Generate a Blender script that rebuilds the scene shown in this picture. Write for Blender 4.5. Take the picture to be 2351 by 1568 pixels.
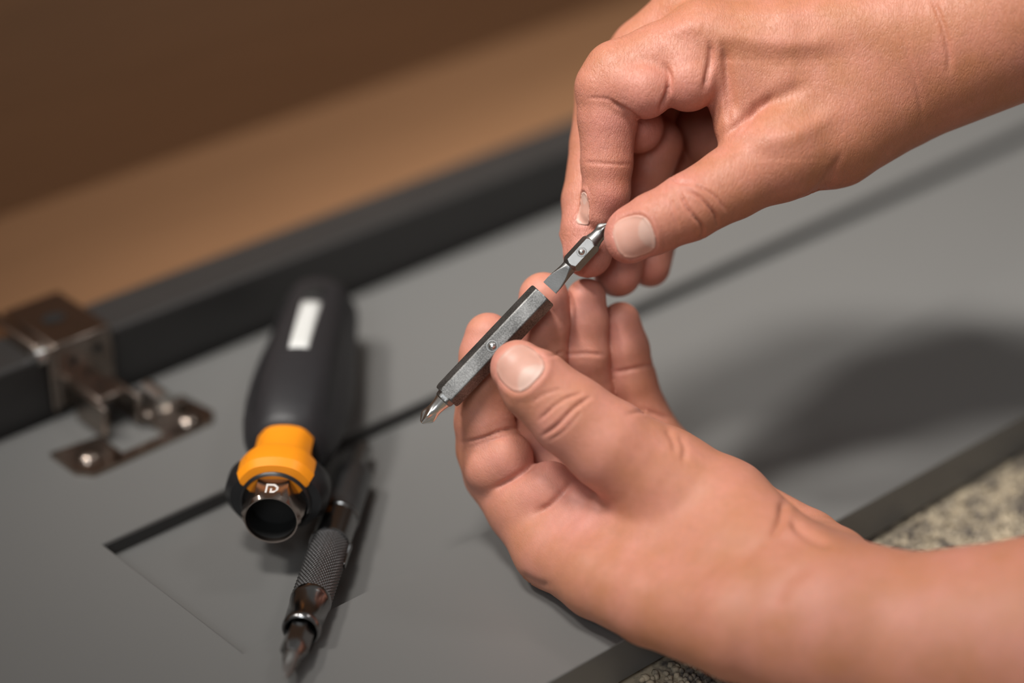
import bpy, math, random
import numpy as np
from mathutils import Vector, Matrix
from mathutils.bvhtree import BVHTree

random.seed(7)
rng = np.random.default_rng(7)
scene = bpy.context.scene
COL = scene.collection
for o in list(bpy.data.objects):
    bpy.data.objects.remove(o)

# ------------------------------------------------------------------ camera
CX, CY = 1175.5, 784.0
LENS = 85.0
FPX = LENS / 36.0 * 2351.0
PITCH = math.radians(30.0)
CAMZ = 0.430
FOCUS = 721.0                                     # mm
SP, CP = math.sin(PITCH), math.cos(PITCH)
cam_d = bpy.data.cameras.new('camera')
cam = bpy.data.objects.new('camera', cam_d)
COL.objects.link(cam)
cam_d.lens = LENS
cam_d.sensor_width = 36.0
cam_d.clip_start = 0.01
cam_d.dof.use_dof = True
cam_d.dof.focus_distance = FOCUS / 1000.0
cam_d.dof.aperture_fstop = 2.7
cam.location = (0, 0, CAMZ)
cam.rotation_euler = (math.pi / 2 - PITCH, 0, 0)
scene.camera = cam

# ------------------------------------------------------------------ light
world = bpy.data.worlds.new('world')
scene.world = world
world.use_nodes = True
bgn = world.node_tree.nodes['Background']
bgn.inputs[0].default_value = (1.0, 0.96, 0.92, 1)
bgn.inputs[1].default_value = 0.14


def area(name, loc, target, size, power, color):
    l = bpy.data.lights.new(name, 'AREA')
    l.shape = 'DISK'
    l.size = size
    l.energy = power
    l.color = color
    o = bpy.data.objects.new(name, l)
    COL.objects.link(o)
    o.location = loc
    d = Vector(target) - Vector(loc)
    o.rotation_euler = d.to_track_quat('-Z', 'Y').to_euler()
    return o




def spot(name, loc, target, radius, power, color, half):
    l = bpy.data.lights.new(name, 'SPOT')
    l.shadow_soft_size = radius
    l.energy = power
    l.color = color
    l.spot_size = math.radians(half * 2)
    l.spot_blend = 1.0
    o = bpy.data.objects.new(name, l)
    COL.objects.link(o)
    o.location = loc
    o.rotation_euler = (Vector(target) - Vector(loc)).to_track_quat('-Z', 'Y').to_euler()
    return o


spot('ceiling_downlight', (-0.88, 0.46, 1.50), (0.13, 0.82, 0.0), 0.12, 85, (1.0, 0.965, 0.92), 12.5)
spot('ceiling_downlight', (-0.32, 0.30, 1.78), (0.13, 0.82, 0.0), 0.22, 150, (1.0, 0.965, 0.92), 12.5)
area('front_fill_light', (-0.45, -1.0, 1.35), (0.05, 0.66, 0.0), 0.7, 9.5, (0.93, 0.97, 1.0))  # unseen cool fill, added from the camera side
area('ceiling_lamp_light', (0.95, 1.0, 1.7), (0.1, 0.66, 0.05), 0.30, 3, (1.0, 0.97, 0.94))
scene.view_settings.view_transform = 'Standard'
scene.view_settings.look = 'None'
scene.view_settings.gamma = 1.0
scene.view_settings.use_curve_mapping = False
scene.view_settings.exposure = 0.17


# ------------------------------------------------------------------ pixel helpers
def c2w(P):
    """camera-space millimetres (x right, y up, z away) -> world metres"""
    P = np.asarray(P, float)
    x, y, z = P[..., 0] / 1000, P[..., 1] / 1000, P[..., 2] / 1000
    return np.stack([x, y * SP + z * CP, CAMZ + y * CP - z * SP], -1)


def cp(px, py, dz=0.0):
    D = FOCUS + dz
    return np.array([(px - CX) / FPX * D, -(py - CY) / FPX * D, D])


def wp(px, py, dz=0.0):
    return Vector(c2w(cp(px, py, dz)))


def G(px, py, z=0.0):
    """point where the pixel's ray meets the horizontal plane z (metres)"""
    d = c2w(cp(px, py)) - np.array([0, 0, CAMZ])
    t = (z - CAMZ) / d[2]
    return Vector(np.array([0, 0, CAMZ]) + d * t)


def proj(P):
    v = Vector(P) - Vector((0, 0, CAMZ))
    dep = v.y * CP - v.z * SP
    up = v.y * SP + v.z * CP
    return CX + FPX * v.x / dep, CY - FPX * up / dep


# ------------------------------------------------------------------ object helpers
def link_mesh(name, me, mat=None, parent=None, sharp=None):
    o = bpy.data.objects.new(name, me)
    COL.objects.link(o)
    if mat:
        me.materials.append(mat)
    if parent:
        o.parent = parent
    for p in me.polygons:
        p.use_smooth = True
    if sharp is not None:
        me.set_sharp_from_angle(angle=math.radians(sharp))
    return o


def pydata(name, V, F, mat=None, parent=None, sharp=None):
    me = bpy.data.meshes.new(name)
    me.from_pydata([tuple(v) for v in V], [], F)
    me.validate()
    me.update()
    return link_mesh(name, me, mat, parent, sharp)


def tag(o, label, cat, group=None):
    o['label'] = label
    o['category'] = cat
    if group:
        o['group'] = group
    return o


def empty(name, loc=(0, 0, 0), rot=None):
    o = bpy.data.objects.new(name, None)
    COL.objects.link(o)
    o.empty_display_size = 0.01
    M = Matrix.Translation(Vector(loc))
    if rot is not None:
        M = M @ rot.to_4x4()
    o.matrix_world = M
    return o


def box(name, x0, x1, y0, y1, z0, z1, mat, parent=None, bevel=0.0, seg=2):
    V = [(x, y, z) for z in (z0, z1) for y in (y0, y1) for x in (x0, x1)]
    F = [(0, 2, 3, 1), (4, 5, 7, 6), (0, 1, 5, 4), (2, 6, 7, 3), (0, 4, 6, 2), (1, 3, 7, 5)]
    o = pydata(name, V, F, mat, parent, 35)
    if bevel > 0:
        m = o.modifiers.new('bevel', 'BEVEL')
        m.width = bevel
        m.segments = seg
        m.limit_method = 'ANGLE'
    return o


def loft(name, S, rfun, n, mat, parent=None, sharp=32, cap0=True, cap1=True):
    """rings along +Y of the parent's frame; rfun(theta, i, s) -> radius"""
    th = np.linspace(0, 2 * math.pi, n, endpoint=False)
    V = []
    for i, s in enumerate(S):
        r = np.broadcast_to(rfun(th, i, s), th.shape)
        V.append(np.stack([r * np.cos(th), np.full(n, s), r * np.sin(th)], -1))
    V = np.concatenate(V)
    F = []
    m = len(S)
    for i in range(m - 1):
        for j in range(n):
            k = (j + 1) % n
            F.append((i * n + j, i * n + k, (i + 1) * n + k, (i + 1) * n + j)[::-1])
    if cap0:
        F.append(tuple(range(n)))
    if cap1:
        F.append(tuple(range((m - 1) * n, m * n))[::-1])
    return pydata(name, V, F, mat, parent, sharp)


def prof(points, mult=1.0):
    S = [p[0] for p in points]
    R = [p[1] * mult for p in points]
    return S, (lambda th, i, s: np.full(th.shape, R[i]))


def axis_frame(P0, P1, up=(0, 0, 1)):
    """rotation whose +Y runs from P0 to P1 and whose +Z is as near `up` as can be"""
    y = (Vector(P1) - Vector(P0)).normalized()
    u = Vector(up)
    z = (u - y * u.dot(y)).normalized()
    x = y.cross(z)
    return Matrix((x, y, z)).transposed()


def s_at(P0, R, px, py, smax=0.25):
    y = R.col[1]
    best, bs = 1e18, 0
    for k in range(-400, 1601):
        s = smax * k / 1600
        q = proj(Vector(P0) + y * s)
        d = (q[0] - px) ** 2 + (q[1] - py) ** 2
        if d < best:
            best, bs = d, s
    return bs


def hexr(th, flats, rot=0.0):
    a = (th + rot) % (math.pi / 3) - math.pi / 6
    return flats / np.cos(a)


# ------------------------------------------------------------------ materials
def mat_new(name):
    m = bpy.data.materials.new(name)
    m.use_nodes = True
    nt = m.node_tree
    return m, nt, nt.nodes['Principled BSDF']


def N(nt, kind, **kw):
    n = nt.nodes.new(kind)
    for k, v in kw.items():
        if k.startswith('_'):
            setattr(n, k[1:], v)
        else:
            n.inputs[k.replace('_', ' ')].default_value = v
    return n


def simple(name, color, rough=0.5, metal=0.0, noise=0.0, nscale=60.0, bump=0.0, bscale=800.0, spec=0.5, coat=0.0):
    m, nt, b = mat_new(name)
    b.inputs['Roughness'].default_value = rough
    b.inputs['Metallic'].default_value = metal
    b.inputs['Specular IOR Level'].default_value = spec
    b.inputs['Coat Weight'].default_value = coat
    tc = nt.nodes.new('ShaderNodeTexCoord')
    nz = N(nt, 'ShaderNodeTexNoise', Scale=nscale, Detail=4.0)
    nt.links.new(tc.outputs['Object'], nz.inputs['Vector'])
    mr = N(nt, 'ShaderNodeMapRange')
    mr.inputs['To Min'].default_value = 1 - noise
    mr.inputs['To Max'].default_value = 1 + noise
    nt.links.new(nz.outputs['Fac'], mr.inputs['Value'])
    mx = N(nt, 'ShaderNodeVectorMath', _operation='SCALE')
    mx.inputs[0].default_value = color[:3]
    nt.links.new(mr.outputs['Result'], mx.inputs['Scale'])
    nt.links.new(mx.outputs['Vector'], b.inputs['Base Color'])
    if bump > 0:
        n2 = N(nt, 'ShaderNodeTexNoise', Scale=bscale, Detail=3.0)
        nt.links.new(tc.outputs['Object'], n2.inputs['Vector'])
        bp = N(nt, 'ShaderNodeBump', Strength=bump, Distance=0.0005)
        nt.links.new(n2.outputs['Fac'], bp.inputs['Height'])
        nt.links.new(bp.outputs['Normal'], b.inputs['Normal'])
    return m


M_door = simple('grey_door_paint', (0.146, 0.144, 0.139), 0.38, noise=0.04, nscale=9, bump=0.05, bscale=1500)
M_cab = simple('charcoal_cabinet_edge', (0.030, 0.028, 0.027), 0.42, noise=0.1)
M_blackrub = simple('black_rubber', (0.018, 0.017, 0.019), 0.50, noise=0.1, nscale=200, bump=0.12, bscale=3000)
M_blackpl = simple('black_plastic', (0.012, 0.012, 0.013), 0.36, noise=0.1)
M_orange = simple('orange_plastic', (0.93, 0.30, 0.008), 0.42, noise=0.06, nscale=120)
M_chrome = simple('dark_chrome', (0.25, 0.247, 0.245), 0.20, 1.0, noise=0.05)
M_nut = simple('nickel_nut', (0.40, 0.33, 0.29), 0.24, 1.0, noise=0.12, nscale=300)
M_nickel = simple('nickel_hinge', (0.34, 0.285, 0.245), 0.26, 1.0, noise=0.1)
M_satin = simple('satin_steel', (0.17, 0.17, 0.172), 0.42, 1.0, noise=0.15, nscale=250)
M_bit = simple('bit_steel', (0.25, 0.247, 0.24), 0.40, 1.0, noise=0.15, nscale=400, bump=0.03, bscale=2500)
M_bitbright = simple('bright_ground_steel', (0.78, 0.77, 0.75), 0.22, 1.0, noise=0.05, nscale=500)
M_label = simple('pale_grey_label', (0.62, 0.62, 0.60), 0.5, noise=0.03)
M_dark = simple('hole_shade_black', (0.010, 0.010, 0.010), 0.6)  # near-black that stands for the shade inside bore and holes
M_print = simple('white_etching', (0.72, 0.68, 0.64), 0.5)
M_nail = None


def hex_steel():
    m, nt, b = mat_new('stonewashed_steel')
    tc = nt.nodes.new('ShaderNodeTexCoord')
    n1 = N(nt, 'ShaderNodeTexNoise', Scale=2000.0, Detail=4.0, Roughness=0.75)
    n2 = N(nt, 'ShaderNodeTexNoise', Scale=140.0, Detail=2.0)
    nt.links.new(tc.outputs['Object'], n1.inputs['Vector'])
    nt.links.new(tc.outputs['Object'], n2.inputs['Vector'])
    r = N(nt, 'ShaderNodeValToRGB')
    r.color_ramp.elements[0].position = 0.40
    r.color_ramp.elements[0].color = (0.10, 0.098, 0.095, 1)
    r.color_ramp.elements[1].position = 0.68
    r.color_ramp.elements[1].color = (0.33, 0.325, 0.315, 1)
    ad = N(nt, 'ShaderNodeMath', _operation='MULTIPLY_ADD')
    ad.inputs[1].default_value = 0.6
    nt.links.new(n1.outputs['Fac'], ad.inputs[0])
    ml = N(nt, 'ShaderNodeMath', _operation='MULTIPLY')
    ml.inputs[1].default_value = 0.4
    nt.links.new(n2.outputs['Fac'], ml.inputs[0])
    nt.links.new(ml.outputs[0], ad.inputs[2])
    nt.links.new(ad.outputs[0], r.inputs['Fac'])
    nt.links.new(r.outputs['Color'], b.inputs['Base Color'])
    b.inputs['Metallic'].default_value = 1.0
    b.inputs['Roughness'].default_value = 0.5
    bp = N(nt, 'ShaderNodeBump', Strength=0.25, Distance=0.0002)
    nt.links.new(n1.outputs['Fac'], bp.inputs['Height'])
    nt.links.new(bp.outputs['Normal'], b.inputs['Normal'])
    return m


M_hex = hex_steel()


def wood():
    m, nt, b = mat_new('brown_wood_interior')
    tc = nt.nodes.new('ShaderNodeTexCoord')
    mp = N(nt, 'ShaderNodeMapping')
    mp.inputs['Scale'].default_value = (3, 40, 40)
    nt.links.new(tc.outputs['Object'], mp.inputs['Vector'])
    n1 = N(nt, 'ShaderNodeTexNoise', Scale=4.0, Detail=5.0)
    nt.links.new(mp.outputs['Vector'], n1.inputs['Vector'])
    r = N(nt, 'ShaderNodeValToRGB')
    r.color_ramp.elements[0].color = (0.175, 0.088, 0.042, 1)
    r.color_ramp.elements[1].color = (0.225, 0.115, 0.056, 1)
    nt.links.new(n1.outputs['Fac'], r.inputs['Fac'])
    nt.links.new(r.outputs['Color'], b.inputs['Base Color'])
    b.inputs['Roughness'].default_value = 0.45
    return m


M_wood = wood()


def carpet_mat():
    m, nt, b = mat_new('beige_grey_carpet_yarn')
    tc = nt.nodes.new('ShaderNodeTexCoord')
    n1 = N(nt, 'ShaderNodeTexNoise', Scale=150.0, Detail=3.0, Roughness=0.7)
    nt.links.new(tc.outputs['Object'], n1.inputs['Vector'])
    r = N(nt, 'ShaderNodeValToRGB')
    r.color_ramp.elements[0].position = 0.36
    r.color_ramp.elements[0].color = (0.10, 0.085, 0.075, 1)
    r.color_ramp.elements[1].position = 0.60
    r.color_ramp.elements[1].color = (0.54, 0.45, 0.32, 1)
    nt.links.new(n1.outputs['Fac'], r.inputs['Fac'])
    nt.links.new(r.outputs['Color'], b.inputs['Base Color'])
    b.inputs['Roughness'].default_value = 0.85
    return m


M_carpet = carpet_mat()


def skin_mat(name, tan, pink, wr_angle, wr_amp, rough=0.45):
    m, nt, b = mat_new(name)
    L = nt.links.new
    tc = nt.nodes.new('ShaderNodeTexCoord')
    at = N(nt, 'ShaderNodeAttribute', _attribute_name='pink')
    aw = N(nt, 'ShaderNodeAttribute', _attribute_name='wrinkle')
    n1 = N(nt, 'ShaderNodeTexNoise', Scale=70.0, Detail=4.0, Roughness=0.6)
    L(tc.outputs['Object'], n1.inputs['Vector'])
    sub = N(nt, 'ShaderNodeMath', _operation='MULTIPLY_ADD')
    sub.inputs[1].default_value = 1.5
    sub.inputs[2].default_value = -0.75
    L(n1.outputs['Fac'], sub.inputs[0])
    add = N(nt, 'ShaderNodeMath', _operation='ADD', _use_clamp=True)
    L(sub.outputs[0], add.inputs[0])
    L(at.outputs['Fac'], add.inputs[1])
    mx = N(nt, 'ShaderNodeMix', _data_type='RGBA')
    mx.inputs[6].default_value = (*tan, 1)
    mx.inputs[7].default_value = (*pink, 1)
    L(add.outputs[0], mx.inputs[0])
    # small freckle-like darkening
    n3 = N(nt, 'ShaderNodeTexNoise', Scale=420.0, Detail=3.0)
    L(tc.outputs['Object'], n3.inputs['Vector'])
    mr = N(nt, 'ShaderNodeMapRange')
    mr.inputs['To Min'].default_value = 0.90
    mr.inputs['To Max'].default_value = 1.10
    L(n3.outputs['Fac'], mr.inputs['Value'])
    sc = N(nt, 'ShaderNodeVectorMath', _operation='SCALE')
    L(mx.outputs[2], sc.inputs[0])
    L(mr.outputs['Result'], sc.inputs['Scale'])
    L(sc.outputs['Vector'], b.inputs['Base Color'])
    b.inputs['Roughness'].default_value = rough
    b.inputs['Specular IOR Level'].default_value = 0.45
    b.inputs['Subsurface Weight'].default_value = 0.22
    b.inputs['Subsurface Radius'].default_value = (1.0, 0.34, 0.18)
    b.inputs['Subsurface Scale'].default_value = 0.0028
    # wrinkles: thin lines running across the limb, crossed by a second weaker set, plus fine grain
    wz = N(nt, 'ShaderNodeTexNoise', Scale=120.0, Detail=1.0)
    L(tc.outputs['Object'], wz.inputs['Vector'])
    wa = N(nt, 'ShaderNodeVectorMath', _operation='MULTIPLY_ADD')
    wa.inputs[1].default_value = (0.0014, 0.0014, 0.0014)
    L(wz.outputs['Color'], wa.inputs[0])
    L(tc.outputs['Object'], wa.inputs[2])

    def lines(angle, across, along, width):
        mp = N(nt, 'ShaderNodeMapping', _vector_type='POINT')
        mp.inputs['Rotation'].default_value = (0, angle, 0)
        rot = mp
        L(wa.outputs['Vector'], mp.inputs['Vector'])
        m2 = N(nt, 'ShaderNodeMapping')
        m2.inputs['Scale'].default_value = (across, along, along)
        L(rot.outputs['Vector'], m2.inputs['Vector'])
        nz = N(nt, 'ShaderNodeTexNoise', Scale=1.0, Detail=2.0, Roughness=0.6)
        L(m2.outputs['Vector'], nz.inputs['Vector'])
        sb = N(nt, 'ShaderNodeMath', _operation='SUBTRACT')
        sb.inputs[1].default_value = 0.5
        L(nz.outputs['Fac'], sb.inputs[0])
        ab = N(nt, 'ShaderNodeMath', _operation='ABSOLUTE')
        L(sb.outputs[0], ab.inputs[0])
        r = N(nt, 'ShaderNodeMapRange', _interpolation_type='SMOOTHSTEP')
        r.inputs['From Max'].default_value = width
        L(ab.outputs[0], r.inputs['Value'])
        return r.outputs['Result']

    l1 = lines(wr_angle, 1050.0, 270.0, 0.07)
    l2 = lines(wr_angle + 0.9, 1000.0, 330.0, 0.07)
    v2 = N(nt, 'ShaderNodeTexVoronoi', _feature='DISTANCE_TO_EDGE', Scale=1900.0)
    L(wa.outputs['Vector'], v2.inputs['Vector'])
    rm2 = N(nt, 'ShaderNodeMapRange')
    rm2.inputs['From Max'].default_value = 0.25
    L(v2.outputs['Distance'], rm2.inputs['Value'])
    def madd(x, k, y):
        q = N(nt, 'ShaderNodeMath', _operation='MULTIPLY_ADD')
        q.inputs[1].default_value = k
        L(x, q.inputs[0])
        L(y, q.inputs[2])
        return q.outputs[0]
    h1 = madd(l2, 0.45, l1)
    h2 = madd(rm2.outputs['Result'], 0.40, h1)
    n4 = N(nt, 'ShaderNodeTexNoise', Scale=3000.0, Detail=2.0)
    L(tc.outputs['Object'], n4.inputs['Vector'])
    h3 = madd(n4.outputs['Fac'], 0.5, h2)
    st = N(nt, 'ShaderNodeMath', _operation='MULTIPLY')
    st.inputs[1].default_value = wr_amp
    L(aw.outputs['Fac'], st.inputs[0])
    bp = N(nt, 'ShaderNodeBump', Distance=0.00006)
    L(st.outputs[0], bp.inputs['Strength'])
    L(h3, bp.inputs['Height'])
    L(bp.outputs['Normal'], b.inputs['Normal'])
    return m


M_skinR = skin_mat('tanned_skin_right_hand', (0.41, 0.162, 0.083), (0.53, 0.212, 0.163), -0.25, 1.2)
M_skinL = skin_mat('tanned_skin_left_hand', (0.46, 0.188, 0.096), (0.58, 0.242, 0.186), 0.6, 0.75, 0.56)


def nail_mat():
    m, nt, b = mat_new('fingernail')
    b.inputs['Base Color'].default_value = (0.62, 0.37, 0.29, 1)
    at = N(nt, 'ShaderNodeAttribute', _attribute_name='lunula')
    mx = N(nt, 'ShaderNodeMix', _data_type='RGBA')
    mx.inputs[6].default_value = (0.55, 0.30, 0.235, 1)
    mx.inputs[7].default_value = (0.58, 0.39, 0.325, 1)
    nt.links.new(at.outputs['Fac'], mx.inputs[0])
    nt.links.new(mx.outputs[2], b.inputs['Base Color'])
    b.inputs['Roughness'].default_value = 0.42
    b.inputs['Subsurface Weight'].default_value = 0.2
    b.inputs['Subsurface Radius'].default_value = (1, 0.5, 0.35)
    b.inputs['Subsurface Scale'].default_value = 0.001
    b.inputs['Specular IOR Level'].default_value = 0.4
    return m


M_nail = nail_mat()

# ------------------------------------------------------------------ setting
ROTZ = math.radians(41.7)
O2 = G(235, 1248)                                  # inner corner of the recess
RZ = Matrix.Rotation(ROTZ, 3, 'Z')
A = Vector((math.cos(ROTZ), math.sin(ROTZ), 0))
NV = Vector((-math.sin(ROTZ), math.cos(ROTZ), 0))


def uv(P):
    d = Vector(P) - O2
    return d.dot(A), d.dot(NV)


def L2W(u, v, z):
    return O2 + A * u + NV * v + Vector((0, 0, z))


TH = 0.0150                                        # door thickness
REC = 0.0052                                       # recess depth
V_FAR = uv(G(600, 757))[1]                         # cabinet front
V_NI = uv(G(575, 1491))[1]                         # near inner edge
V_NO = uv(G(1440, 1465))[1]                        # near outer edge
U_L = -0.16
U_R = 0.75
print('door far', V_FAR, 'near in', V_NI, 'near out', V_NO, 'left frame', uv(G(0, 1568)), uv(G(0, 1005)), 'right', uv(G(2351, 300)))

def prisms(name, boxes, mat, parent, bevel=0.0006):
    V, F = [], []
    for (x0, x1, y0, y1, z0, z1) in boxes:
        b = len(V)
        V += [(x, y, z) for z in (z0, z1) for y in (y0, y1) for x in (x0, x1)]
        F += [tuple(b + i for i in f) for f in [(0, 2, 3, 1), (4, 5, 7, 6), (0, 1, 5, 4), (2, 6, 7, 3), (0, 4, 6, 2), (1, 3, 7, 5)]]
    o = pydata(name, V, F, mat, parent, 35)
    return o


# cabinet lying on its side, its door folded out flat in front of it
cab = empty('cabinet', L2W(0, V_FAR, -TH), RZ)
tag(cab, 'cabinet with charcoal front edge, brown wood interior and grey door folded out flat', 'cabinet')
LIP = 0.0235 + TH
box('face_frame', -0.638, 0.968, 0.0, 0.021, 0.0, LIP, M_cab, cab, 0.0015)
VB = uv(G(700, 235, LIP - TH))[1] - V_FAR          # depth of the carcass
print('carcass depth', VB)
box('side_panel', -0.62, 0.95, 0.021, VB, 0.0, LIP - 0.004, M_wood, cab)
box('back_panel', -0.62, 0.95, VB, VB + 0.012, 0.0, 0.36, M_wood, cab)
box('end_panel', 0.95, 0.968, 0.0, VB + 0.012, 0.0, 0.36, M_wood, cab)
box('end_panel', -0.638, -0.62, 0.0, VB + 0.012, 0.0, 0.36, M_wood, cab)

VD = -0.0025
VI = -V_FAR                                        # hinge-side inner edge in the cabinet's frame
VN, VO = V_NI - V_FAR, V_NO - V_FAR
D0, D1 = 0.0, TH


def door_frame():
    """one frame with a rectangular opening (mitre-free painted board)"""
    xo, yo = (U_L, U_R), (VO, VD)
    xi, yi = (0.0, U_R - 0.10), (VN, VI)
    out = [(xo[0], yo[0]), (xo[1], yo[0]), (xo[1], yo[1]), (xo[0], yo[1])]
    inn = [(xi[0], yi[0]), (xi[1], yi[0]), (xi[1], yi[1]), (xi[0], yi[1])]
    V = [(x, y, D0) for x, y in out] + [(x, y, D1) for x, y in out] + [(x, y, D0) for x, y in inn] + [(x, y, D1) for x, y in inn]
    F = []
    for i in range(4):
        j = (i + 1) % 4
        F += [(i, j, 4 + j, 4 + i), (8 + j, 8 + i, 12 + i, 12 + j), (4 + i, 4 + j, 12 + j, 12 + i), (j, i, 8 + i, 8 + j)]
    o = pydata('door', V, F, M_door, cab, 35)
    m = o.modifiers.new('bevel', 'BEVEL')
    m.width = 0.0005
    m.segments = 2
    m.limit_method = 'ANGLE'
    return o


door = door_frame()
door['label'] = 'grey painted door lying flat with a recessed centre panel'
box('centre_panel', 0.0, U_R - 0.10, VN, VI, 0.004, D1 - REC, M_door, door)
box('recess_shade_strip', 0.0006, U_R - 0.10, VI - 0.0012, VI, D1 - REC, D1 - 0.0003, M_cab, door, 0.0003)  # dark colour paints in the shade on the recess step

# floor: carpet base with yarn loops
FZ = -TH
fl = box('floor', -1.6, 1.9, -0.7, 2.2, FZ - 0.02, FZ - 0.0024, M_carpet)
fl['kind'] = 'structure'


def carpet():
    phi = (1 + 5 ** 0.5) / 2
    iv = np.array([(-1, phi, 0), (1, phi, 0), (-1, -phi, 0), (1, -phi, 0), (0, -1, phi), (0, 1, phi), (0, -1, -phi),
                   (0, 1, -phi), (phi, 0, -1), (phi, 0, 1), (-phi, 0, -1), (-phi, 0, 1)], float)
    iv /= np.linalg.norm(iv[0])
    fi = np.array([(0, 11, 5), (0, 5, 1), (0, 1, 7), (0, 7, 10), (0, 10, 11), (1, 5, 9), (5, 11, 4), (11, 10, 2),
                   (10, 7, 6), (7, 1, 8), (3, 9, 4), (3, 4, 2), (3, 2, 6), (3, 6, 8), (3, 8, 9), (4, 9, 5), (2, 4, 11),
                   (6, 2, 10), (8, 6, 7), (9, 8, 1)])
    us = np.arange(0.02, 0.60, 0.0021)
    vs = np.arange(V_NO - 0.135, V_NO + 0.004, 0.0021)
    U, Vv = np.meshgrid(us, vs, indexing='ij')
    U = U.ravel() + rng.normal(0, 0.00055, U.size)
    Vv = Vv.ravel() + rng.normal(0, 0.00055, Vv.size)
    n = U.size
    c = np.stack([O2.x + A.x * U + NV.x * Vv, O2.y + A.y * U + NV.y * Vv, FZ - 0.0018 + rng.normal(0, 0.0004, n)], -1)
    under = Vv > V_NO - 0.002
    c[under, 2] -= 0.0022
    rad = rng.uniform(0.00085, 0.00135, n)
    ang = rng.uniform(0, 6.28, n)
    st = rng.uniform(0.8, 1.25, (n, 3)) * rad[:, None] * np.array([1.15, 0.85, 1.15])
    P = iv[None] * st[:, None, :]
    ca, sa = np.cos(ang)[:, None], np.sin(ang)[:, None]
    P = np.stack([P[..., 0] * ca - P[..., 1] * sa, P[..., 0] * sa + P[..., 1] * ca, P[..., 2]], -1)
    P = P + c[:, None, :]
    F = (fi[None] + (np.arange(n) * 12)[:, None, None]).reshape(-1, 3)
    me = bpy.data.meshes.new('carpet_pile')
    me.vertices.add(n * 12)
    me.vertices.foreach_set('co', P.reshape(-1))
    me.loops.add(F.size)
    me.loops.foreach_set('vertex_index', F.reshape(-1).astype(np.int32))
    me.polygons.add(len(F))
    me.polygons.foreach_set('loop_start', np.arange(0, F.size, 3, dtype=np.int32))
    me.polygons.foreach_set('use_smooth', np.ones(len(F), bool))
    me.update(calc_edges=True)
    me.validate()
    o = bpy.data.objects.new('carpet_pile', me)
    COL.objects.link(o)
    me.materials.append(M_carpet)
    tag(o, 'beige and grey looped carpet pile beside the door edge', 'carpet')
    o['kind'] = 'stuff'


carpet()


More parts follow.
